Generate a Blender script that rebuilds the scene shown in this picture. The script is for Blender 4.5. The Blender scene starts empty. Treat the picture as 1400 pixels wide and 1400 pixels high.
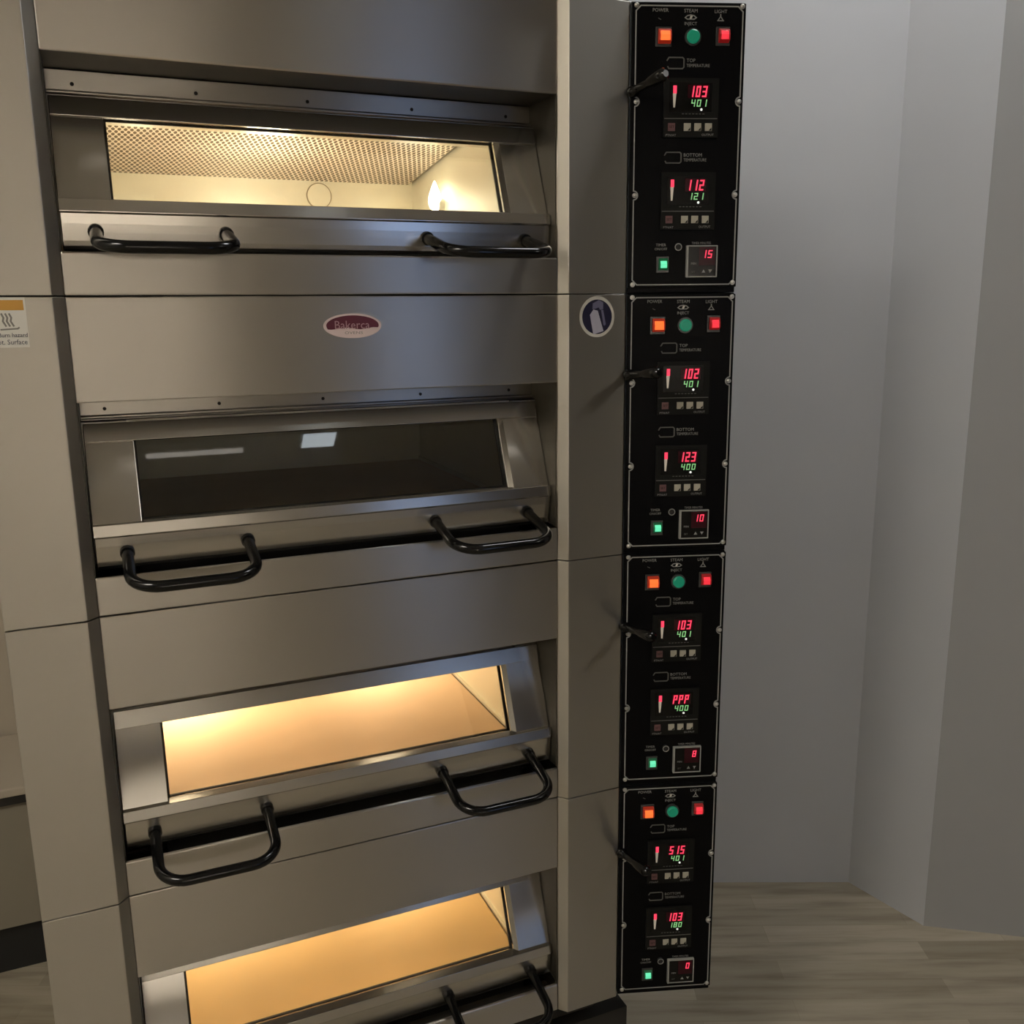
import bpy, math, random
from mathutils import Vector, Matrix
random.seed(7)
sc = bpy.context.scene
COL = sc.collection
Z0 = 1.474          # height of the seam under the top deck
H = 0.40            # pitch of the decks
PI = math.pi

# ------------------------------------------------------------------ materials
def nm(name):
    m = bpy.data.materials.new(name); m.use_nodes = True
    nt = m.node_tree; b = nt.nodes['Principled BSDF']
    return m, nt, b
def N(nt, t, **kw):
    n = nt.nodes.new(t)
    for k, v in kw.items():
        setattr(n, k, v)
    return n
def plain(name, col, rough=.5, metal=0., emit=None, es=0., coat=0., spec=None):
    m, nt, b = nm(name)
    b.inputs['Base Color'].default_value = (*col, 1)
    b.inputs['Roughness'].default_value = rough
    b.inputs['Metallic'].default_value = metal
    b.inputs['Coat Weight'].default_value = coat
    if spec is not None: b.inputs['Specular IOR Level'].default_value = spec
    if emit:
        b.inputs['Emission Color'].default_value = (*emit, 1)
        b.inputs['Emission Strength'].default_value = es
    return m
def coords(nt, scale=(1, 1, 1), rot=(0, 0, 0), kind='Object'):
    tc = N(nt, 'ShaderNodeTexCoord'); mp = N(nt, 'ShaderNodeMapping')
    mp.inputs['Scale'].default_value = scale; mp.inputs['Rotation'].default_value = rot
    nt.links.new(tc.outputs[kind], mp.inputs['Vector'])
    return mp.outputs['Vector']
def noise(nt, vec, scale, detail=3., rough=.5):
    n = N(nt, 'ShaderNodeTexNoise')
    n.inputs['Scale'].default_value = scale; n.inputs['Detail'].default_value = detail
    n.inputs['Roughness'].default_value = rough
    nt.links.new(vec, n.inputs['Vector'])
    return n.outputs['Fac']
def ramp(nt, fac, stops):
    r = N(nt, 'ShaderNodeValToRGB')
    e = r.color_ramp.elements
    while len(e) < len(stops): e.new(.5)
    for el, (p, c) in zip(e, stops):
        el.position = p; el.color = (*c, 1) if len(c) == 3 else c
    nt.links.new(fac, r.inputs['Fac'])
    return r.outputs['Color']
def remap(nt, fac, a, b):
    r = N(nt, 'ShaderNodeMapRange')
    r.inputs['From Min'].default_value = .3; r.inputs['From Max'].default_value = .7
    r.inputs['To Min'].default_value = a; r.inputs['To Max'].default_value = b
    nt.links.new(fac, r.inputs['Value'])
    return r.outputs['Result']
def bump(nt, b, h, strength, dist=.002):
    n = N(nt, 'ShaderNodeBump'); n.inputs['Strength'].default_value = strength
    n.inputs['Distance'].default_value = dist
    nt.links.new(h, n.inputs['Height']); nt.links.new(n.outputs['Normal'], b.inputs['Normal'])

def steel(name, col, rough=.3, aniso=.7, var=.05):
    m, nt, b = nm(name)
    b.inputs['Metallic'].default_value = 1.
    v = coords(nt, (3, 3, 420)); f = noise(nt, v, 1., 3.)
    v2 = coords(nt, (1, 1, 1)); f2 = noise(nt, v2, 3.5, 4.)
    c = ramp(nt, f2, [(.1, tuple(x * .95 for x in col)), (.9, tuple(min(1, x * 1.05) for x in col))])
    nt.links.new(c, b.inputs['Base Color'])
    b.inputs['Roughness'].default_value = rough
    b.inputs['Anisotropic'].default_value = aniso
    t = N(nt, 'ShaderNodeTangent'); t.direction_type = 'RADIAL'; t.axis = 'Z'; b.inputs['Anisotropic Rotation'].default_value = .25
    nt.links.new(t.outputs['Tangent'], b.inputs['Tangent'])
    bump(nt, b, f, .05, .0004)
    return m
M = {}
M['steel'] = steel('brushed stainless steel', (.52, .495, .45), .31, .95)
M['steel_pillar'] = steel('brushed stainless pillar steel', (.50, .478, .43), .33, .93)
M['steel_door'] = steel('door stainless steel', (.54, .515, .47), .22, .75)
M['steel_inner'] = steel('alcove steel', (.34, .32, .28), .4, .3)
M['shade_soffit'] = plain('shade brown sheet', (.11, .10, .08), .45, .8)  # darkened steel: shade of the underside and alcove cheeks put into the colour
M['screw'] = plain('screw steel', (.62, .62, .6), .3, 1.)
M['screw_dark'] = plain('dark screw', (.03, .025, .02), .5, .6)
M['black'] = plain('black enamelled tube', (.004, .004, .004), .14, 0, spec=.38)
M['black_soft'] = plain('black rubber', (.012, .012, .012), .6)
M['panel'] = plain('black control panel plate', (.003, .003, .0035), .35, spec=.08)
M['ctl'] = plain('dark grey controller housing', (.010, .010, .009), .45, spec=.12)
M['screen'] = plain('black display window', (.002, .002, .002), .2, spec=.3)
M['redglass'] = plain('dark red display filter', (.035, .002, .006), .25, spec=.3)  # filter patch whose red also paints the glow around the digits
M['print'] = plain('grey printed ink', (.30, .30, .285), .6)
M['print_dim'] = plain('faint printed ink', (.12, .12, .11), .6)
M['line'] = plain('grey panel outline', (.34, .34, .325), .5)
M['bezel'] = plain('glossy grey switch bezel', (.05, .05, .05), .25)
M['orange'] = plain('lit orange rocker', (.7, .12, .02), .4, emit=(1, .16, .03), es=1.0)
M['orange_dim'] = plain('orange rocker body', (.3, .03, .01), .4, emit=(.6, .03, .01), es=.25)
M['red'] = plain('lit red rocker', (.6, .03, .04), .4, emit=(1, .035, .06), es=.75)
M['red_dim'] = plain('red rocker body', (.25, .01, .01), .4, emit=(.5, .01, .01), es=.2)
M['greenlit'] = plain('lit green rocker', (.2, .8, .5), .4, emit=(.10, .75, .40), es=.85)
M['green_dim'] = plain('green rocker body', (.0, .08, .03), .4, emit=(.0, .12, .04), es=.25)
M['green'] = plain('green push button', (.005, .17, .095), .35, emit=(.0, .16, .085), es=.55)
M['led_red'] = plain('red display digits', (.6, .02, .05), .4, emit=(1., .055, .12), es=1.0)
M['led_green'] = plain('green display digits', (.2, .5, .2), .4, emit=(.28, .62, .26), es=.55)
M['cream'] = plain('cream plastic', (.62, .56, .46), .4, emit=(.62, .56, .46), es=.2)
M['key'] = plain('beige rubber key', (.46, .44, .36), .5)
M['key_red'] = plain('dull red key', (.16, .075, .075), .5)
M['white_led'] = plain('white indicator', (.8, .82, .78), .4, emit=(.8, .82, .78), es=.8)
M['dark'] = plain('dark cavity metal', (.02, .018, .015), .7)
M['sticker_white'] = plain('white label', (.66, .64, .58), .45)
M['sticker_grey'] = plain('grey label ink', (.20, .19, .165), .5)
M['sticker_orange'] = plain('orange label band', (.56, .29, .05), .5)
M['navy'] = plain('navy label print', (.014, .012, .04), .4)
M['lavender'] = plain('pale lavender label print', (.50, .49, .60), .4)
M['lavender_dim'] = plain('dim lavender label print', (.17, .165, .26), .4)
M['badge_red'] = plain('dark red badge enamel', (.10, .006, .014), .3)
M['badge_white'] = plain('pink white badge rim', (.70, .56, .54), .35)
M['badge_text'] = plain('pale pink badge lettering', (.42, .24, .25), .4)

# warm oven interior
def interior(name, col, rough, metal=0.):
    m, nt, b = nm(name)
    f = noise(nt, coords(nt), 9., 5.)
    c = ramp(nt, f, [(.3, tuple(x * .88 for x in col)), (.7, col)])
    nt.links.new(c, b.inputs['Base Color'])
    b.inputs['Roughness'].default_value = rough; b.inputs['Metallic'].default_value = metal
    return m
M['chamber'] = interior('cream coated chamber sheet', (.75, .71, .57), .38, .25)
M['stone'] = interior('warm baking stone', (.74, .54, .36), .8)
M['stone_amber'] = interior('amber baking stone', (.73, .51, .24), .8)
def perforated():
    m, nt, b = nm('perforated ceiling sheet')
    tc = N(nt, 'ShaderNodeTexCoord'); sx = N(nt, 'ShaderNodeSeparateXYZ')
    nt.links.new(tc.outputs['Object'], sx.inputs[0])
    def mth(op, a, bb):
        n = N(nt, 'ShaderNodeMath', operation=op)
        for i, v in enumerate((a, bb)):
            if v is None: continue
            if hasattr(v, 'links'): nt.links.new(v, n.inputs[i])
            else: n.inputs[i].default_value = v
        return n.outputs[0]
    px, py = .0086, .0260
    def cell(ox, oy):
        u = mth('SUBTRACT', mth('FRACT', mth('ADD', mth('DIVIDE', sx.outputs[0], px), ox), None), .5)
        v = mth('SUBTRACT', mth('FRACT', mth('ADD', mth('DIVIDE', sx.outputs[1], py), oy), None), .5)
        u = mth('MULTIPLY', u, px / .0032); v = mth('MULTIPLY', v, py / .0088)
        return mth('SQRT', mth('ADD', mth('MULTIPLY', u, u), mth('MULTIPLY', v, v)), None)
    d = mth('MINIMUM', cell(0, 0), cell(.5, .5))
    hole = mth('LESS_THAN', d, .82)
    mix = N(nt, 'ShaderNodeMix', data_type='RGBA')
    nt.links.new(hole, mix.inputs['Factor'])
    mix.inputs['A'].default_value = (.84, .76, .66, 1); mix.inputs['B'].default_value = (.10, .07, .045, 1)
    nt.links.new(mix.outputs['Result'], b.inputs['Base Color'])
    b.inputs['Roughness'].default_value = .4; b.inputs['Metallic'].default_value = .3
    return m
M['rim'] = plain('tan port rim', (.26, .20, .13), .5)
M['perf'] = perforated()
M['bulb'] = plain('glowing oven bulb', (1, .9, .7), .3, emit=(1, .86, .58), es=14.)

def glass(name, tint, ior=1.5, gl=1.0):
    m = bpy.data.materials.new(name); m.use_nodes = True
    nt = m.node_tree; nt.nodes.clear()
    out = N(nt, 'ShaderNodeOutputMaterial'); mx = N(nt, 'ShaderNodeMixShader')
    tr = N(nt, 'ShaderNodeBsdfTransparent'); g = N(nt, 'ShaderNodeBsdfGlossy')
    tr.inputs['Color'].default_value = (*tint, 1)
    g.inputs['Roughness'].default_value = .015; g.inputs['Color'].default_value = (gl, gl, gl, 1)
    fr = N(nt, 'ShaderNodeFresnel'); fr.inputs['IOR'].default_value = ior
    nt.links.new(fr.outputs[0], mx.inputs[0]); nt.links.new(tr.outputs[0], mx.inputs[1])
    nt.links.new(g.outputs[0], mx.inputs[2]); nt.links.new(mx.outputs[0], out.inputs['Surface'])
    return m
M['glass'] = glass('oven window glass', (.80, .80, .78), 1.5)
M['pane'] = glass('clear window glass', (.97, .98, 1.), 1.45)

def wallmat(name, col, amt=.05):
    m, nt, b = nm(name)
    f = noise(nt, coords(nt), 2.2, 4.); c = ramp(nt, f, [(.3, tuple(x * (1 - amt) for x in col)), (.7, col)])
    nt.links.new(c, b.inputs['Base Color']); b.inputs['Roughness'].default_value = .75
    bump(nt, b, noise(nt, coords(nt), 120., 2.), .05, .002)
    return m
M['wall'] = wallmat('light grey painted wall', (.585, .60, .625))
M['wall_beige'] = wallmat('beige surface', (.50, .44, .35))
M['wall_room'] = wallmat('warm white room wall', (.645, .605, .555))
M['cabinet'] = wallmat('grey brown cabinet paint', (.27, .24, .185))
M['wall_dark'] = wallmat('dark brown reflection wall', (.15, .13, .10))  # for unseen walls, made dark to deepen reflections in the right-hand steel
M['wall_shaded'] = wallmat('shaded grey wall', (.40, .405, .405))  # darker copy of the wall grey, shade of the corner's front face
M['wall_pale'] = wallmat('pale cream wall', (.80, .76, .68))  # for the unseen left wall, kept pale to brighten the right pillar's bevel
M['ceiling'] = wallmat('white ceiling', (.72, .70, .66))
def floormat():
    m, nt, b = nm('grey brown wood plank floor')
    v = coords(nt, (1, 1, 1), (0, 0, math.radians(23.5)))
    br = N(nt, 'ShaderNodeTexBrick'); br.offset = .37; br.squash = 1.
    nt.links.new(v, br.inputs['Vector'])
    br.inputs['Scale'].default_value = 1.; br.inputs['Brick Width'].default_value = .55
    br.inputs['Row Height'].default_value = .062; br.inputs['Mortar Size'].default_value = .0006
    br.inputs['Mortar Smooth'].default_value = .6; br.inputs['Bias'].default_value = 0.
    br.inputs['Color1'].default_value = (.56, .51, .415, 1); br.inputs['Color2'].default_value = (.37, .33, .255, 1)
    br.inputs['Mortar'].default_value = (.37, .325, .245, 1)
    mp2 = N(nt, 'ShaderNodeMapping'); mp2.inputs['Scale'].default_value = (1.3, 13, 1)
    nt.links.new(v, mp2.inputs['Vector']); v2 = mp2.outputs['Vector']
    f = noise(nt, v2, 2.2, 4., .55)
    g = ramp(nt, f, [(.30, (.40, .355, .285)), (.5, (.80, .77, .70)), (.72, (1., .99, .95))])
    mx = N(nt, 'ShaderNodeMix', data_type='RGBA', blend_type='MULTIPLY')
    mx.inputs['Factor'].default_value = .75
    nt.links.new(br.outputs['Color'], mx.inputs['A']); nt.links.new(g, mx.inputs['B'])
    nt.links.new(mx.outputs['Result'], b.inputs['Base Color'])
    b.inputs['Roughness'].default_value = .5
    return m
M['floor'] = floormat()

# ------------------------------------------------------------------ mesh helpers
class MB:
    """collects shapes and links them as one mesh object"""
    def __init__(s): s.v, s.f, s.m, s.mats, s.sm = [], [], [], [], []
    def mi(s, mat):
        if mat not in s.mats: s.mats.append(mat)
        return s.mats.index(mat)
    def add(s, verts, faces, mat, smooth=False):
        o = len(s.v); s.v += [tuple(p) for p in verts]; k = s.mi(mat)
        for f in faces:
            s.f.append([o + i for i in f]); s.m.append(k); s.sm.append(smooth)
    def box(s, x0, x1, y0, y1, z0, z1, mat):
        vs = [(x, y, z) for z in (z0, z1) for y in (y0, y1) for x in (x0, x1)]
        s.add(vs, [(0, 2, 3, 1), (4, 5, 7, 6), (0, 1, 5, 4), (2, 6, 7, 3), (0, 4, 6, 2), (1, 3, 7, 5)], mat)
    def prism(s, pts, a, b, axis, mat):
        # pts: 2D outline; axis 'x' -> pts are (y,z); 'z' -> (x,y); 'y' -> (x,z)
        n = len(pts)
        def P(p, t):
            return {'x': (t, p[0], p[1]), 'z': (p[0], p[1], t), 'y': (p[0], t, p[1])}[axis]
        vs = [P(p, a) for p in pts] + [P(p, b) for p in pts]
        fs = [tuple(range(n))[::-1], tuple(range(n, 2 * n))]
        fs += [(i, (i + 1) % n, n + (i + 1) % n, n + i) for i in range(n)]
        s.add(vs, fs, mat)
    def tube(s, path, r, mat, seg=14, cap=True):
        pts = [Vector(p) for p in path]; n = len(pts)
        rr = r if isinstance(r, (list, tuple)) else [r] * n
        up = None; vs = []; fs = []
        for i, p in enumerate(pts):
            t = (pts[min(i + 1, n - 1)] - pts[max(i - 1, 0)]).normalized()
            if up is None:
                up = Vector((0, 0, 1)) if abs(t.z) < .9 else Vector((1, 0, 0))
            a = t.cross(up).normalized(); b = a.cross(t).normalized(); up = b
            for k in range(seg):
                q = 2 * PI * k / seg
                vs.append(p + (a * math.cos(q) + b * math.sin(q)) * rr[i])
        for i in range(n - 1):
            for k in range(seg):
                k2 = (k + 1) % seg
                fs.append((i * seg + k, i * seg + k2, (i + 1) * seg + k2, (i + 1) * seg + k))
        s.add(vs, fs, mat, True)
        if cap:
            s.add(vs[:seg], [tuple(range(seg))[::-1]], mat); s.add(vs[-seg:], [tuple(range(seg))], mat)
    def disc(s, c, r0, r1, y0, y1, mat, seg=28):
        # frustum along -y (front at y1) around c=(x,z)
        vs = [(c[0] + r * math.cos(2 * PI * k / seg), y, c[1] + r * math.sin(2 * PI * k / seg)) for r, y in ((r0, y0), (r1, y1)) for k in range(seg)]
        s.add(vs, [(k, (k + 1) % seg, seg + (k + 1) % seg, seg + k) for k in range(seg)] + [tuple(range(seg))[::-1], tuple(range(seg, 2 * seg))], mat)
    def ring(s, c, ri, ro, y0, y1, mat, seg=32, sx=1., sz=1.):
        vs = []
        for r, y in ((ri, y0), (ro, y0), (ro, y1), (ri, y1)):
            vs += [(c[0] + sx * r * math.cos(2 * PI * k / seg), y, c[1] + sz * r * math.sin(2 * PI * k / seg)) for k in range(seg)]
        fs = []
        for j in range(4):
            for k in range(seg):
                k2 = (k + 1) % seg; a, b = j * seg, ((j + 1) % 4) * seg
                fs.append((a + k, a + k2, b + k2, b + k))
        s.add(vs, fs, mat)
    def dome(s, c, r, h, y, mat, seg=14, rings=4):
        vs = []; fs = []
        for j in range(rings):
            q = PI / 2 * j / rings
            vs += [(c[0] + r * math.cos(q) * math.cos(2 * PI * k / seg), y - h * math.sin(q), c[1] + r * math.cos(q) * math.sin(2 * PI * k / seg)) for k in range(seg)]
        vs.append((c[0], y - h, c[1]))
        for j in range(rings - 1):
            fs += [(j * seg + k, j * seg + (k + 1) % seg, (j + 1) * seg + (k + 1) % seg, (j + 1) * seg + k) for k in range(seg)]
        fs += [((rings - 1) * seg + k, (rings - 1) * seg + (k + 1) % seg, rings * seg) for k in range(seg)]
        s.add(vs, fs, mat, True)
    def strip(s, pts, w, y0, y1, mat, closed=False):
        # flat ribbon in the x/z plane with thickness y0..y1
        n = len(pts); L = []; R = []
        for i in range(n):
            a = Vector(pts[(i - 1) % n] if (closed or i) else pts[i]); b = Vector(pts[(i + 1) % n] if (closed or i < n - 1) else pts[i]); p = Vector(pts[i])
            d1 = (p - a); d2 = (b - p)
            if d1.length < 1e-9: d1 = d2
            if d2.length < 1e-9: d2 = d1
            n1 = Vector((-d1.y, d1.x)).normalized(); n2 = Vector((-d2.y, d2.x)).normalized()
            nn = (n1 + n2)
            nn = nn / max(.35, nn.length_squared / 2) if nn.length > 1e-6 else n1
            L.append(p + nn * w / 2); R.append(p - nn * w / 2)
        m = n if closed else n - 1
        for i in range(m):
            j = (i + 1) % n
            q = [L[i], L[j], R[j], R[i]]
            vs = [(p.x, y0, p.y) for p in q] + [(p.x, y1, p.y) for p in q]
            s.add(vs, [(4, 5, 6, 7), (0, 1, 5, 4), (1, 2, 6, 5), (2, 3, 7, 6), (3, 0, 4, 7)], mat)
    def text(s, string, size, x, z, y, mat, align='CENTER', sx=1., rot=0., deep=.0002):
        key = (string,)
        if key not in TXT:
            cu = bpy.data.curves.new('lettering', 'FONT'); cu.body = string; cu.size = 1.; cu.align_x = 'CENTER'; cu.align_y = 'CENTER'; cu.resolution_u = 2
            ob = bpy.data.objects.new('lettering', cu); COL.objects.link(ob)
            dg = bpy.context.evaluated_depsgraph_get(); me = ob.evaluated_get(dg).to_mesh()
            vv = [tuple(v.co[:2]) for v in me.vertices]; ff = [tuple(p.vertices) for p in me.polygons]
            ob.evaluated_get(dg).to_mesh_clear(); bpy.data.objects.remove(ob); bpy.data.curves.remove(cu)
            TXT[key] = (vv, ff)
        vv, ff = TXT[key]
        w = max(v[0] for v in vv); off = {'CENTER': 0., 'LEFT': w, 'RIGHT': -w}[align]
        c, sn = math.cos(rot), math.sin(rot)
        out = []
        for v in vv:
            a = (v[0] + off) * size * sx; b = v[1] * size
            out.append((x + a * c - b * sn, y, z + a * sn + b * c))
        s.add(out, ff, mat)
    def obj(s, name, parent=None, bevel=0., loc=None):
        me = bpy.data.meshes.new(name); me.from_pydata(s.v, [], s.f); me.update()
        for m in s.mats: me.materials.append(m)
        me.polygons.foreach_set('material_index', s.m); me.polygons.foreach_set('use_smooth', s.sm)
        o = bpy.data.objects.new(name, me); COL.objects.link(o)
        if parent: o.parent = parent
        if loc: o.location = loc
        if bevel:
            bm = o.modifiers.new('edge', 'BEVEL'); bm.width = bevel; bm.segments = 2; bm.limit_method = 'ANGLE'; bm.angle_limit = math.radians(30)
            bm.use_clamp_overlap = True
        return o
TXT = {}
SEG = {'0': 'abcdef', '1': 'bc', '2': 'abged', '3': 'abgcd', '4': 'fgbc', '5': 'afgcd', '6': 'afgedc', '7': 'abc', '8': 'abcdefg', '9': 'abfgcd', 'P': 'abfge'}
def digits(mb, string, x0, x1, z0, z1, y, mat, tw=.15):
    n = len(string); w = (x1 - x0) / n; h = z1 - z0
    for i, ch in enumerate(string):
        cx = x0 + w * (i + .5); gw = w * .68; t = h * tw
        for g in SEG[ch]:
            a, b = -gw / 2, gw / 2
            r = {'a': (a, b, h - t, h), 'g': (a, b, h / 2 - t / 2, h / 2 + t / 2), 'd': (a, b, 0, t),
                 'f': (a, a + t, h / 2, h), 'b': (b - t, b, h / 2, h), 'e': (a, a + t, 0, h / 2), 'c': (b - t, b, 0, h / 2)}[g]
            sk = .14
            vs = [(cx + px + sk * (pz - h / 2), y, z0 + pz) for px, pz in ((r[0], r[2]), (r[1], r[2]), (r[1], r[3]), (r[0], r[3]))]
            vs += [(p[0], y + .0004, p[2]) for p in vs]
            mb.add(vs, [(0, 1, 2, 3), (0, 4, 5, 1), (1, 5, 6, 2), (2, 6, 7, 3), (3, 7, 4, 0)], mat)
def empty(name, loc, label=None, cat=None, group=None):
    o = bpy.data.objects.new(name, None); COL.objects.link(o); o.location = loc; o.empty_display_size = .1
    if label: o['label'] = label
    if cat: o['category'] = cat
    if group: o['group'] = group
    return o
def tag(o, label, cat, group=None):
    o['label'] = label; o['category'] = cat
    if group: o['group'] = group
    return o
def struct(o): o['kind'] = 'structure'; return o

# ------------------------------------------------------------------ oven deck
XL, XLR, XF0, XF1, XR0, XRR = -.1176, -.0243, -.0111, .6405, .6526, .7498
def slope_y(z): return .042 + (z - .1135) * (.083 - .042) / (.2165 - .1135)   # door plane
DOOR_A = math.atan2(.041, .103)

def make_handle(parent, xa, xb):
    mb = MB()
    start = Vector((0, .041, .0775)); bar = Vector((0, -.0655, .0520)); d = bar - start; L = d.length; d.normalize()
    r = .036; path = []
    def P(x, t): return (x, start.y + d.y * t, start.z + d.z * t)
    path += [P(xa, 0), P(xa, .03), P(xa, L - r)]
    for k in range(1, 8):
        q = PI / 2 * k / 8; path.append(P(xa + r - r * math.cos(q), L - r + r * math.sin(q)))
    path += [P(xa + r, L), P((xa + xb) / 2, L), P(xb - r, L)]
    for k in range(1, 8):
        q = PI / 2 * k / 8; path.append(P(xb - r + r * math.sin(q), L - r + r * math.cos(q)))
    path += [P(xb, L - r), P(xb, .03), P(xb, 0)]
    mb.tube(path, .0074, M['black'], 16)
    for x in (xa, xb): mb.tube([P(x, .001), P(x, .012)], .0092, M['black'], 16)
    return mb.obj('handle', parent)

def make_door(deck):
    mb = MB(); S = M['steel_door']
    x0, x1, w0, w1 = -.0085, .6387, .0512, .5741
    # stiles (tilted), each with a thin bevelled reveal at the window side
    def slab(xa, xb, za, zb, t0, t1, mat):
        pts = [(slope_y(za) + t0, za), (slope_y(zb) + t0, zb), (slope_y(zb) + t1, zb), (slope_y(za) + t1, za)]
        mb.prism(pts, xa, xb, 'x', mat)
    slab(x0, w0, .1125, .2165, 0, .016, S)
    slab(w1 + .006, x1, .1125, .2165, 0, .016, S)
    ya, yb = slope_y(.1125), slope_y(.2165)
    vs = [(w1 + .006, ya, .1125), (w1 + .006, yb, .2165), (w1, yb + .008, .2165), (w1, ya + .008, .1125), (w1 + .006, ya + .016, .1125), (w1 + .006, yb + .016, .2165)]
    mb.add(vs, [(0, 3, 2, 1), (3, 4, 5, 2), (0, 4, 3), (1, 2, 5)], S)
    # top bar standing a little proud
    mb.prism([(.0800, .2150), (.0885, .2385), (.1000, .2385), (.1000, .2150)], x0, x1, 'x', S)
    # lip strip and the rounded lower front
    mb.prism([(.0335, .1136), (.0302, .0985), (.0325, .0965), (.060, .0965), (.060, .1136)], x0, x1, 'x', S)
    low = [(.0340, .0975), (.0345, .0850), (.0355, .0750), (.0366, .0650), (.0378, .0590), (.0402, .0548), (.0440, .0530), (.060, .0535), (.060, .0975)]
    mb.prism(low, x0 + .001, x1 - .001, 'x', S)
    door = mb.obj('door', deck, .0008)
    g = MB()
    pts = [(slope_y(.1125) + .009, .1125), (slope_y(.2165) + .009, .2165), (slope_y(.2165) + .012, .2165), (slope_y(.1125) + .012, .1125)]
    g.prism(pts, w0 - .004, w1 + .004, 'x', M['glass']); g.obj('window_pane', door)
    k = MB()
    def gs(xa, xb, za, zb):
        k.prism([(slope_y(za) + .0125, za), (slope_y(zb) + .0125, zb), (slope_y(zb) + .0160, zb), (slope_y(za) + .0160, za)], xa, xb, 'x', M['dark'])
    gs(w0 - .004, w1, .2125, .2165); gs(w1 - .0045, w1, .1125, .2125); gs(w0 - .004, w0 + .003, .1125, .2125); gs(w0, w1, .1125, .1150)
    k.obj('gasket', door)
    make_handle(door, .0300, .1825); make_handle(door, .4505, .5985)
    return door

SCREWS = [(.0075, .394), (.0085, .267), (.0085, .139), (.0075, .0125), (.1592, .394), (.1588, .268), (.158, .14), (.159, .0145)]
PW, PB, PT = .1648, .0083, .3981
PANEL_A = math.atan2(.0528, .1559)
def lettering():
    mb = MB(); y = -.0004; P_ = M['print']
    mb.text('POWER', .0066, .0414, .3876, y, P_)
    mb.text('STEAM', .0066, .0850, .3872, y, P_); mb.text('INJECT', .0060, .0850, .3705, y, P_)
    mb.text('LIGHT', .0066, .1280, .3867, y, P_)
    # small pictograms: on/off bar, steam eye, lamp triangle
    mb.strip([(.0385, .3775), (.0425, .3755)], .0010, y + .0003, y, M['print_dim'])
    mb.strip([(.0770, .3785), (.0800, .3810), (.0850, .3820), (.0900, .3810), (.0930, .3785), (.0900, .3765), (.0800, .3765)], .0014, y + .0003, y, P_, True)
    mb.add([(.083, y, .3765), (.086, y, .3765), (.088, y, .3812), (.0845, y, .3812)], [(0, 1, 2, 3)], M['sticker_white'])
    mb.strip([(.1280, .3835), (.1280, .3805)], .0016, y + .0003, y, P_)
    mb.strip([(.1280, .3805), (.1320, .3750), (.1240, .3750)], .0012, y + .0003, y, P_, True)
    for dz, word, du in ((0, 'TOP', 0.), (-.1275, 'BOTTOM', -.0008)):
        a, b, c, d = .0520 + du, .0768 + du, .3115 + dz, .3262 + dz
        mb.strip([(a, d - .0045), (a + .003, d), (b - .002, d), (b, d - .002), (b, c + .002), (b - .002, c), (a + .003, c), (a + .0012, c + .003)], .0017, y + .0003, y, M['print_dim'])
        mb.text(word, .0066, .0806 + du, .3222 + dz, y, P_, 'LEFT')
        mb.text('TEMPERATURE', .0060, .0806 + du, .3155 + dz, y, P_, 'LEFT', .86)
    mb.text('TIMER', .0056, .0490, .0690, y, P_); mb.text('ON/OFF', .0052, .0490, .0632, y, P_)
    mb.text('TIMER MINUTES', .0050, .1098, .0714, y, P_, 'CENTER', .82)
    # outline with cut corners and half circles round the middle screws
    pts = []
    L, R_, B, T = .0068, .1602, .0122, .3936
    c = .0068
    def arc(cx, cz, a0, a1, n=8, r=.0062):
        return [(cx + r * math.cos(math.radians(a0 + (a1 - a0) * k / n)), cz + r * math.sin(math.radians(a0 + (a1 - a0) * k / n))) for k in range(n + 1)]
    pts += [(L, B + c), (L, .139 - .0062)] + arc(L, .139, -90, 90) + [(L, .267 - .0062)] + arc(L, .267, -90, 90) + [(L, T - c), (L + c, T)]
    pts += [(R_ - c, T), (R_, T - c), (R_, .268 + .0062)] + arc(R_, .268, 90, 270) + [(R_, .140 + .0062)] + arc(R_, .140, 90, 270) + [(R_, B + c), (R_ - c, B), (L + c, B)]
    mb.strip(pts, .0017, 0, y, M['line'], True)
    return mb
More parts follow.
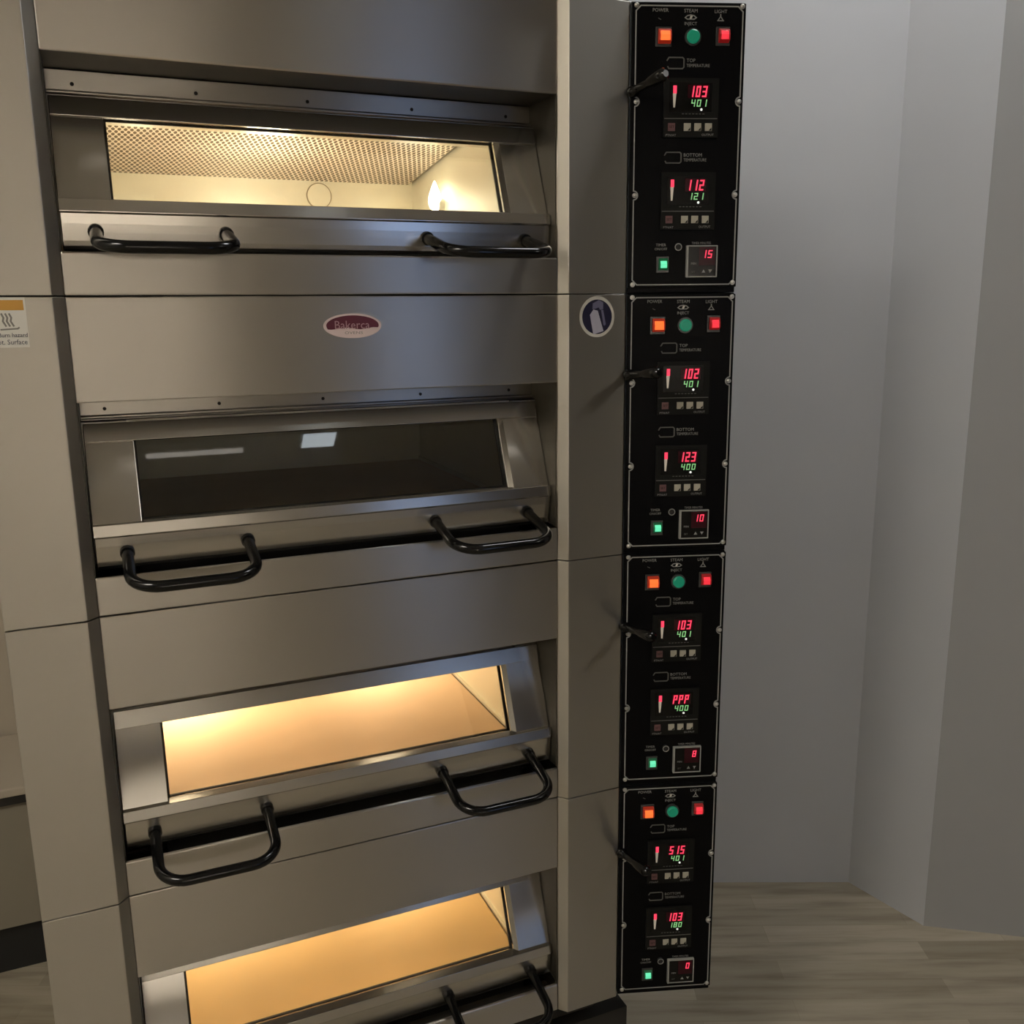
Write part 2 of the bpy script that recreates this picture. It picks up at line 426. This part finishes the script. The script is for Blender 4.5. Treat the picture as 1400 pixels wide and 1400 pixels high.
def make_panel(deck, d, data):
    root = MB()
    root.prism([(0, 0), (PW, 0), (PW, .028), (.012, .070), (0, .030)], PB, PT, 'z', M['panel'])
    root.prism([(.0005, .004), (PW - .0010, .004), (PW - .0010, .028), (.012, .069), (.0005, .030)], .0002, H - .0002, 'z', M['panel'])
    pn = root.obj('control_panel', deck, .0012, (XRR + .0002, 0, 0)); pn.rotation_euler = (0, 0, -PANEL_A)
    o = lettering().obj('printed_lettering', pn)
    for (u, v) in SCREWS:
        mb = MB(); mb.disc((u, v), .0036, .0034, 0, -.0012, M['screw'], 16); mb.dome((u, v), .0030, .0018, -.0010, M['screw']); mb.obj('screw', pn)
    def rocker(name, u, v, w, h, lit, dim, proud=.010):
        mb = MB()
        mb.box(u - w / 2 - .0035, u + w / 2 + .0015, -.0030, 0, v - h / 2 - .0035, v + h / 2 + .0025, M['bezel'])
        mb.prism([(-.003, v - h / 2), (-proud, v - h / 2 + .003), (-proud - .001, v), (-proud + .002, v + h / 2 - .002), (-.003, v + h / 2)], u - w / 2, u + w / 2, 'x', dim)
        mb.prism([(-proud, v - h / 2 + .0032), (-proud - .0012, v - h / 2 + .0032), (-proud - .0016, v), (-proud + .0006, v + h / 2 - .004), (-proud + .002, v + h / 2 - .004)], u - w / 2 + .0022, u + w / 2 - .0022, 'x', lit)
        return mb.obj(name, pn, .0005)
    a = rocker('power_switch', .0470, .3530, .0180, .0200, M['orange'], M['orange_dim']); a['label'] = 'orange lit rocker switch'
    a = rocker('light_switch', .1325, .3545, .0150, .0190, M['red'], M['red_dim']); a['label'] = 'red lit rocker switch'
    a = rocker('timer_switch', .0525, .0415, .0140, .0175, M['greenlit'], M['green_dim'], .006); a['label'] = 'green lit rocker switch'
    mb = MB(); mb.ring((.0880, .3525), .0092, .0118, 0, -.0045, M['bezel']); mb.disc((.0880, .3525), .0092, .0092, 0, -.0075, M['green']); mb.disc((.0880, .3525), .0092, .0076, -.0075, -.0088, M['green'])
    a = mb.obj('steam_button', pn); a['label'] = 'round green push button'
    mb = MB(); mb.ring((.0745, .0660), .0030, .0056, 0, -.0035, M['bezel']); mb.ring((.0745, .0660), .0042, .0054, -.0035, -.0040, M['print']); mb.disc((.0745, .0660), .0030, .0030, 0, -.0008, M['dark'])
    mb.obj('key_lock', pn)
    for j, dz in enumerate((0, -.1275)):
        rd, gd = data[j]; du = -.0006 * j
        mb = MB(); C_ = M['ctl']
        mb.box(.0479 + du, .1280 + du, -.0040, 0, .2185 + dz, .2984 + dz, C_)
        mb.box(.0560 + du, .1180 + du, -.0044, -.0040, .2530 + dz, .2925 + dz, M['screen'])
        mb.strip([(.0490 + du, .2440 + dz), (.1265 + du, .2440 + dz)], .0012, -.0040, -.0044, M['print_dim'])
        for k in range(7): mb.box(.0745 + .005 * k + du, .0775 + .005 * k + du, -.0046, -.0044, .2497 + dz, .2508 + dz, M['print_dim'])
        mb.text('PTN/AT', .0045, .0590 + du, .2212 + dz, -.0043, M['print']); mb.text('OUTPUT', .0045, .1131 + du, .2218 + dz, -.0043, M['print'])
        mb.obj('temperature_controller', pn, .0004)
        mb = MB(); mb.box(.0825 + du, .1135 + du, -.0047, -.0044, .2712 + dz, .2895 + dz, M['redglass'])
        digits(mb, rd, .0835 + du, .1118 + du, .2728 + dz, .2876 + dz, -.0052, M['led_red'], .135)
        a = mb.obj('temperature_readout', pn); a['label'] = 'red lit temperature digits'
        mb = MB(); digits(mb, gd, .0865 + du, .1115 + du, .2600 + dz, .2694 + dz, -.0050, M['led_green'], .145)
        mb.disc((.1028 + du, .2561 + dz), .0018, .0014, -.0044, -.0052, M['white_led'], 12)
        a = mb.obj('target_readout', pn); a['label'] = 'small green lit set temperature digits'
        mb = MB(); mb.box(.0612 + du, .0662 + du, -.0050, -.0044, .2775 + dz, .2880 + dz, M['led_red'])
        mb.prism([(.0608 + du, .2775 + dz), (.0656 + du, .2775 + dz), (.0642 + du, .2588 + dz), (.0618 + du, .2588 + dz)], -.0050, -.0044, 'y', M['cream'])
        mb.obj('level_bar', pn)
        for u, mt in ((.0597, M['key_red']), (.0828, M['key']), (.0980, M['key']), (.1137, M['key'])):
            mb = MB(); mb.box(u - .0050 + du, u + .0050 + du, -.0058, -.0040, .2323 + dz - .0052, .2323 + dz + .0052, mt)
            if mt is M['key']:
                mb.prism([(u + du + .0002, .2275 + dz), (u + .0042 + du, .2275 + dz), (u + .0042 + du, .2318 + dz)], -.0062, -.0058, 'y', M['ctl'])
            else:
                mb.text('SET', .0050, u + du, .2323 + dz, -.0060, M['ctl'])
            mb.obj('setting_key', pn, .0008)
    # timer
    mb = MB()
    mb.box(.0895, .1320, -.0046, 0, .0235, .0668, M['screen'])
    mb.strip([(.0885, .0232), (.0885, .0674), (.1326, .0674), (.1326, .0232)], .0016, 0, -.0052, M['line'], True)
    mb.box(.0868, .0893, -.0062, 0, .0228, .0680, M['line'])
    mb.text('MIN', .0046, .0978, .0420, -.0048, M['print']); mb.text('SET', .0040, .0975, .0300, -.0048, M['print_dim'])
    for u, s_ in ((.1130, 1), (.1230, -1)):
        mb.add([(u - .0028, -.0049, .0312 - .0022 * s_), (u + .0028, -.0049, .0312 - .0022 * s_), (u, -.0049, .0312 + .0024 * s_)], [(0, 1, 2)], M['print'])
    mb.obj('timer', pn)
    mb = MB(); mb.box(.1055, .1300, -.0049, -.0046, .0395, .0655, M['redglass'])
    t = data[2]; w = .0088
    digits(mb, t, .1265 - w * len(t), .1265, .0500, .0612, -.0055, M['led_red'], .135)
    a = mb.obj('timer_readout', pn); a['label'] = 'red lit timer digits'
    return pn

def make_deck(d, label, lit, data, stone):
    z = Z0 - (d - 1) * H
    T = empty('oven_deck', (0, 0, z), label, 'oven', 'stacked oven decks')
    g = .0014; top = H - g; S = M['steel']; SP = M['steel_pillar']
    mb = MB(); mb.prism([(XL, 0), (XLR, 0), (XF0, .0135), (XF0, .125), (XL, .125)], 0, top, 'z', SP); pl = mb.obj('left_pillar', T, .0009)
    mb = MB(); mb.prism([(XF1, .0135), (XR0, 0), (XRR - .003, 0), (XRR, .003), (XRR, .125), (XF1, .125)], 0, top, 'z', SP); pr = mb.obj('right_pillar', T, .0009)
    mb = MB(); mb.box(XF0, XF1, .0135, .0185, .2719, top, S); fa = mb.obj('fascia', T, .0016)
    mb = MB(); mb.box(XF0, XF1, .0190, .1200, .2730, top, M['shade_soffit']); mb.obj('shade_soffit', T)  # dark block painting the shade beneath the fascia
    mb = MB(); mb.box(XF1 - .0012, XF1, .0170, .1250, .0520, .2725, M['shade_soffit']); mb.obj('shade_liner', T)  # dark sheets added as painted shade on the alcove cheeks
    mb = MB(); mb.box(XF0, XF0 + .0012, .0170, .1250, .0520, .2725, M['shade_soffit']); mb.obj('shade_liner', T)
    mb = MB(); mb.box(XF0, XF1, .0126, .0185, 0, .0507, S); mb.obj('lower_panel', T, .0020)
    mb = MB(); mb.box(XF0, XF1, .0190, .0665, 0, .020, M['dark']); mb.obj('gap_shade_floor', T)  # dark floor standing for the shade inside the gap under the door
    mb = MB(); mb.box(XF0, XF1, .1050, .120, .2410, .2719, S)
    mb.tube([(XF0, .1035, .2455), (XF1, .1035, .2455)], .0030, S, 12); rl = mb.obj('top_rail', T, .0008)
    for x in (.020, .166, .310, .457, .601):
        mb = MB(); mb.disc((x, .2560), .0024, .0021, .1050, .1040, M['screw_dark'], 14); mb.obj('screw', rl)
    # frame behind the door
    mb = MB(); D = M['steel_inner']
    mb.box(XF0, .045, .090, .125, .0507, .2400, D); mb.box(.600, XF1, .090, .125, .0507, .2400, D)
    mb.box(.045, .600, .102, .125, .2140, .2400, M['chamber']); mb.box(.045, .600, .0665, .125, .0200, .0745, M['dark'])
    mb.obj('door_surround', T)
    # chamber
    C_ = M['chamber']; xa, xb, yb = .020, .600, .564
    mb = MB()
    mb.box(xa - .004, xa, .125, yb, .070, .270, C_); mb.box(xb, xb + .004, .125, yb, .070, .270, C_)
    mb.box(xa - .004, xb + .004, yb, yb + .004, .070, .270, C_); mb.box(xa, xb, .125, yb, .070, .0745, C_)
    mb.box(xa, xb, .125, yb, .268, .270, C_); mb.box(xa, xb, .121, .125, .2400, .270, C_)
    # ledge rails along the side walls
    mb.box(xb - .004, xb, .125, yb, .0850, .0905, C_); mb.box(xa, xa + .004, .125, yb, .0850, .0905, C_)
    mb.disc((.420, .1880), .0215, .0215, yb, yb - .004, C_); mb.ring((.420, .1880), .0215, .0232, yb, yb - .0030, M['rim'])
    ch = mb.obj('baking_chamber', T)
    mb = MB()
    def cz(y): return .244 - (y - .29) * .109
    mb.prism([(.127, cz(.127)), (yb - .001, cz(yb)), (yb - .001, cz(yb) + .002), (.127, cz(.127) + .002)], xa + .001, xb - .008, 'x', M['perf'])
    mb.obj('perforated_ceiling', ch)
    mb = MB(); mb.box(.047, xb - .0065, .0700, yb - .002, .0750, .0850, stone); mb.obj('baking_stone', ch, .001)
    if d == 1:
        mb = MB()
        mb.tube([(.600, .388, .160), (.590, .388, .160)], .011, M['screw'])
        n = 9; path = [(.590 - .0, .400, .150 + .044 * k / n) for k in range(n + 1)]
        mb.tube([(.5855, .388, .150 + .050 * k / n) for k in range(n + 1)], [.005, .0096, .0112, .0116, .0112, .0100, .0078, .0058, .0036, .001], M['bulb'], 14)
        a = mb.obj('oven_lamp', ch); a['label'] = 'glowing flame shaped lamp'
    # housing
    mb = MB(); xr = XRR - .001
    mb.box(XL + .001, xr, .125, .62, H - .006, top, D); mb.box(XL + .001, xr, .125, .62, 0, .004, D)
    mb.box(XL + .001, XL + .004, .125, .62, .004, H - .006, S); mb.box(xr - .003, xr, .125, .62, .004, H - .006, S)
    mb.box(XL + .004, xr - .003, .617, .62, .004, H - .006, D)
    mb.obj('housing', T)
    make_door(T)
    mb = MB(); bx = Vector((.7515, -.002, .2795)); tp = Vector((.7560, -.0835, .2875)); dv = tp - bx
    mb.tube([bx + dv * t for t in (0, .08, .10, .5, .6, .85, .95, 1.)], [.0085, .0085, .0056, .0060, .0080, .0092, .0086, .0045], M['black'], 16)
    mb.obj('damper_knob', T)
    make_panel(T, d, data)
    if lit:
        def lamp(name, x, y, zz, e, col, r):
            l = bpy.data.lights.new(name, 'POINT'); l.energy = e; l.color = col; l.shadow_soft_size = r
            o = bpy.data.objects.new(name, l); COL.objects.link(o); o.parent = T; o.location = (x, y, zz)
        for a in lit: lamp('chamber_light', *a)
    return T, pl, pr, fa

CREAM = (1., .94, .73); AMB = (1., .82, .57)
decks = [
    make_deck(1, 'top oven deck, lit, with a perforated ceiling and glowing lamp behind its window', [(.30, .34, .135, 2.1, CREAM, .03), (.545, .385, .150, .3, CREAM, .03), (.10, .25, .13, .6, CREAM, .02)], [('103', '401'), ('112', '121'), '15'], M['stone']),
    make_deck(2, 'oven deck with the dark unlit window, red oval badge and blue round sticker', None, [('102', '401'), ('123', '400'), '10'], M['stone']),
    make_deck(3, 'lit oven deck with peach glowing window, directly below the dark window deck', [(.10, .44, .195, 3.6, AMB, .04), (.45, .43, .200, 2.0, AMB, .04)], [('103', '401'), ('PPP', '400'), '8'], M['stone']),
    make_deck(4, 'bottom oven deck with amber lit window, handles cut by the picture edge', [(.14, .42, .200, 3.0, AMB, .04), (.45, .40, .205, 2.4, AMB, .04)], [('515', '401'), ('103', '180'), '0'], M['stone_amber']),
]
# stickers on the second deck
d2, pl2, pr2, fa2 = decks[1]
ZB = Z0 - H
mb = MB(); c = (.3353, 1.0 * (Z0 - .0408 - ZB)); y = .0135
def oval(mb, c, a, b, y0, y1, mat, seg=40):
    vs = [(c[0] + a * math.cos(2 * PI * k / seg), yy, c[1] + b * math.sin(2 * PI * k / seg)) for yy in (y0, y1) for k in range(seg)]
    mb.add(vs, [(k, (k + 1) % seg, seg + (k + 1) % seg, seg + k) for k in range(seg)] + [tuple(range(seg, 2 * seg))], mat)
oval(mb, c, .0393, .0163, y, y - .0012, M['badge_white'])
vs = []
for k in range(41):
    q = 2 * PI * k / 40; px = .0358 * math.cos(q); pz = .0132 * math.sin(q)
    if pz < -.0040: pz = -.0040 - .0012 * math.sin(px * 160)
    vs.append((c[0] + px, y - .0014, c[1] + pz + .0006))
mb.add(vs[:-1], [tuple(range(40))], M['badge_red'])
mb.text('Bakerca', .0155, c[0] - .001, c[1] + .0008, y - .0016, M['badge_text'], 'CENTER', .98)
mb.text('OVENS', .0050, c[0] + .001, c[1] - .0092, y - .0014, M['sticker_grey'], 'CENTER', 1.6)
o = mb.obj('badge', fa2); o['label'] = 'red and white oval badge'
mb = MB(); c = (.6988, Z0 - .0335 - ZB)
oval(mb, c, .0290, .0296, 0, -.0006, M['sticker_white']); oval(mb, c, .0246, .0250, -.0006, -.0008, M['navy'])
def poly(mb, pts, y, mat):   # points in sticker units (-1..1)
    mb.add([(c[0] + .0290 * p[0], y, c[1] + .0296 * p[1]) for p in pts], [tuple(range(len(pts)))], mat)
poly(mb, [(-.42, .10), (-.22, .36), (.03, .30), (.37, -.70), (-.22, -.86)], -.0010, M['lavender'])
poly(mb, [(-.28, .36), (-.26, .66), (.10, .82), (.34, .70), (.34, .38), (.16, .34), (.08, .46), (-.10, .40)], -.0010, M['lavender_dim'])
poly(mb, [(.22, .34), (.34, .34), (.50, -.36), (.44, -.44), (.36, -.40)], -.0010, M['lavender_dim'])
o = mb.obj('sticker', pr2); o['label'] = 'round blue sticker with a white glove picture'
mb = MB(); W_ = M['sticker_white']
xa, xb, za, zb = -.104, -.0535, Z0 - .0590 - ZB, Z0 - .0020 - ZB
mb.box(xa, xb, -.0005, 0, za, zb, W_)
mb.box(xa + .002, xb - .002, -.0007, -.0005, zb - .0145, zb - .003, M['sticker_orange'])
for k in range(3):
    x = -.0685 - .0040 * k
    mb.strip([(x - .003, zb - .018), (x - .001, zb - .023), (x - .002, zb - .027), (x + .001, zb - .033)], .0020, -.0005, -.0007, M['sticker_grey'])
mb.strip([(-.082, zb - .0365), (-.064, zb - .0355), (-.062, zb - .034)], .0018, -.0005, -.0007, M['sticker_grey'])
mb.text('Burn hazard', .0070, -.0545, zb - .0430, -.0008, M['navy'], 'RIGHT', .9)
mb.text('Hot. Surface', .0080, -.0555, zb - .0510, -.0008, M['navy'], 'RIGHT', .9)
o = mb.obj('warning_label', pl2); o['label'] = 'white warning label with an orange band'

# top cover and stand
zt = Z0 + H
mb = MB(); mb.box(XL, XRR, 0.004, .62, zt, zt + .09, M['steel']); tag(mb.obj('oven_top_cover', None, .003), 'steel cover closing the top of the oven stack', 'oven cover')
zb = Z0 - 3 * H
st = empty('oven_stand', (.32, .35, 0), 'dark steel stand carrying the oven stack above the floor', 'stand')
def stp(name, fn):
    mb = MB(); fn(mb)
    o = mb.obj(name, st); o.location = (-.32, -.35, 0); return o
stp('frame', lambda m: (m.box(XL + .02, XRR - .02, .05, .09, zb - .05, zb - .001, M['dark']), m.box(XL + .02, XRR - .02, .55, .59, zb - .05, zb - .001, M['dark']),
    m.box(XL + .02, XL + .06, .09, .55, zb - .05, zb - .001, M['dark']), m.box(XRR - .06, XRR - .02, .09, .55, zb - .05, zb - .001, M['dark'])))
stp('plinth', lambda m: m.box(XL + .02, .79, .035, .60, .02, zb - .060, M['dark']))  # dark block, widened to stand in for the shadow under the oven
for x in (XL + .04, XRR - .12):
    for y_ in (.16, .56):
        leg = stp('leg', lambda m: m.box(x - .018, x + .018, y_ - .018, y_ + .018, .085, zb - .05, M['dark']))
        def caster(m):
            m.tube([(x - .012, y_, .040), (x + .012, y_, .040)], .040, M['black_soft'], 20)
            m.box(x - .020, x - .014, y_ - .015, y_ + .015, .035, .085, M['dark']); m.box(x + .014, x + .020, y_ - .015, y_ + .015, .035, .085, M['dark'])
        stp('caster', caster)

# ------------------------------------------------------------------ low cabinet to the left
cb = empty('low_cabinet', (-.6, 1.04, 0), 'low grey cabinet on a black plinth left behind the ovens', 'cabinet')
def cbp(name, mb, bev=.002):
    o = mb.obj(name, cb, bev); o.location = (.6, -1.04, 0); return o
mb = MB(); mb.box(-1.15, -.135, .905, 1.19, .118, .415, M['cabinet']); cbp('body', mb)
mb = MB(); mb.box(-1.13, -.150, .925, 1.19, 0, .118, M['black_soft']); cbp('plinth', mb)
mb = MB(); mb.box(-1.17, -.130, .890, 1.195, .435, .455, M['wall_beige']); cbp('worktop', mb, .004)
mb = MB(); mb.box(-1.15, -.135, .895, 1.19, .415, .435, M['dark']); cbp('edge_strip', mb)

# ------------------------------------------------------------------ room
CEIL = 2.774
A, B, C2, D2 = (1.368, .545), (1.668, .410), (1.705, .200), (1.886, .072)
def ext(p, q, t): return (p[0] + (q[0] - p[0]) * t, p[1] + (q[1] - p[1]) * t)
W0 = ext(B, A, (1.668 + .10) / .300)     # behind the left side of the ovens
E_ = ext(C2, D2, 14.)
def wall(name, p, q, mat, t=.1):
    d = Vector((q[0] - p[0], q[1] - p[1])).normalized(); n = Vector((-d.y, d.x)) * t   # outside is on the left of p->q
    mb = MB(); mb.prism([p, q, (q[0] + n.x, q[1] + n.y), (p[0] + n.x, p[1] + n.y)], 0, CEIL, 'z', mat)
    return struct(mb.obj(name))
RL, RR, RB = -1.75, E_[0], -4.2
wall('wall_back', W0, B, M['wall'])
wall('wall_corner', B, C2, M['wall'])
wall('wall_right', C2, E_, M['wall_shaded'])
wall('wall_left', (RL, W0[1]), W0, M['wall_beige'])  # beige puts the warmer light on this side into the wall colour
wall('wall_far_left', (RL, RB), (RL, W0[1]), M['wall_pale'])
wall('wall_far_right', E_, (E_[0], RB), M['wall_dark'])
# unseen rear wall, opening for a window added to be reflected
wx0, wx1, wz0, wz1 = 1.50, 2.00, 1.12, 2.02
mb = MB(); R = M['wall_room']
dx0, dx1, dz0, dz = -1.0, .62, 1.30, 1.72     # wide opening added so a lit room behind brightens the steel
mb.box(RL, dx0, RB - .1, RB, 0, CEIL, R); mb.box(dx1, wx0, RB - .1, RB, 0, CEIL, R); mb.box(dx0, dx1, RB - .1, RB, dz, CEIL, R); mb.box(dx0, dx1, RB - .1, RB, 0, dz0, R);  mb.box(wx0, wx1, RB - .1, RB, 0, wz0, R); mb.box(wx0, wx1, RB - .1, RB, wz1, CEIL, R)
struct(mb.obj('wall_rear'))
mb = MB(); mb.box(wx1, RR, RB - .1, RB, 0, CEIL, M['wall_dark']); struct(mb.obj('wall_rear_right'))  # dark stretch of unseen wall added to darken the steel's right side
mb = MB(); mb.box(RL, 1.4, -6.0, -5.9, 0, CEIL, R); mb.box(RL - .1, RL, -6.0, RB - .1, 0, CEIL, R); mb.box(1.3, 1.4, -5.9, RB - .1, 0, CEIL, R); struct(mb.obj('wall_added_room'))  # made-up room out of view, built to hold a lamp for the steel
mb = MB(); mb.box(RL - .1, 1.4, -6.0, RB - .1, -.1, 0, M['wall_room']); struct(mb.obj('floor_added_room'))
mb = MB(); mb.box(RL - .1, 1.4, -6.0, RB - .1, CEIL, CEIL + .1, M['ceiling']); struct(mb.obj('ceiling_added_room'))
win = struct(empty('added_window', (wx0, RB, wz0)))  # window added out of view to give the steel a blue reflection
mb = MB()
for b_ in ((0, .04, 0, .9), (.46, .50, 0, .9), (.04, .46, 0, .04), (.04, .46, .86, .9), (.235, .265, .04, .86)):
    mb.box(b_[0], b_[1], -.07, -.02, b_[2], b_[3], M['ceiling'])
mb.obj('window_frame', win)
mb = MB(); mb.box(.04, .46, -.048, -.044, .04, .86, M['pane']); mb.obj('window_pane', win)
mb = MB(); mb.box(RL - .1, RR + .1, RB - .1, 1.6, -.1, 0, M['floor']); struct(mb.obj('floor'))
mb = MB(); mb.box(RL - .1, RR + .1, RB - .1, 1.6, CEIL, CEIL + .1, M['ceiling']); struct(mb.obj('ceiling'))

def ceiling_light(x, y, lx, ly, strength, col, label, name='ceiling_light'):
    em = plain('lamp diffuser', (.8, .8, .8), .5, emit=col, es=strength)
    t = tag(empty(name, (x, y, CEIL)), label, 'ceiling light')
    mb = MB(); mb.box(-lx / 2 - .015, lx / 2 + .015, -ly / 2 - .015, ly / 2 + .015, -.030, 0, M['ceiling']); mb.obj('housing', t)
    mb = MB(); mb.box(-lx / 2, lx / 2, -ly / 2, ly / 2, -.036, -.030, em); mb.obj('diffuser', t)
ceiling_light(-1.15, -1.10, .8, .45, 24., (1, .93, .82), 'added warm ceiling panel light out of view, brightening the left side of the ovens')  # made-up lamp, lights the left steel and the far left wall
ceiling_light(-.1, -5.0, 1.4, .60, 82., (1, .965, .91), 'added large warm panel light out of view, shining through the added opening onto the steel')  # made-up lamp, source of the warm reflection in the left steel
ceiling_light(.33, -1.98, .36, .024, 2.2, (1, .93, .84), 'short fluorescent tube light on the ceiling facing the ovens')
ceiling_light(.81, -1.94, .13, .095, 5., (.82, .92, 1.), 'small square cool white ceiling light beside the tube')
ceiling_light(1.22, -.08, .40, .20, 24., (.97, .98, 1.), 'added ceiling panel light out of view, brightening the grey wall')  # made-up lamp, brightens the walls right of the oven

ceiling_light(2.6, -2.0, .60, .60, 6., (1, .96, .90), 'added square ceiling panel light out of view, brightening the floor on the right')  # made-up lamp, lifts the floor and the lower right pillar

# daylight outside the added window
w = bpy.data.worlds.new('daylight'); sc.world = w; w.use_nodes = True
bg = w.node_tree.nodes['Background']; bg.inputs['Color'].default_value = (.42, .60, 1., 1); bg.inputs['Strength'].default_value = 3.2   # flat blue, chosen to tint the reflection in the steel

# ------------------------------------------------------------------ camera
cam = bpy.data.cameras.new('camera'); co = bpy.data.objects.new('camera', cam); COL.objects.link(co)
cam.sensor_width = 36.; cam.lens = 1290.47 / 1400 * 36.; cam.clip_start = .02
yaw, pitch, roll = .4059, .2098, -.0112
fw = Vector((math.sin(yaw) * math.cos(pitch), math.cos(yaw) * math.cos(pitch), -math.sin(pitch)))
rt = Vector((math.cos(yaw), -math.sin(yaw), 0)); up = rt.cross(fw)
r2 = rt * math.cos(roll) + up * math.sin(roll); u2 = -rt * math.sin(roll) + up * math.cos(roll)
m = Matrix((r2, u2, -fw)).transposed().to_4x4(); m.translation = Vector((.0198, -1.2548, Z0 - .0237))
co.matrix_world = m
sc.camera = co
vs_ = sc.view_settings
vs_.view_transform = 'Standard'; vs_.look = 'None'; vs_.gamma = 1.; vs_.use_curve_mapping = False
vs_.exposure = 0.
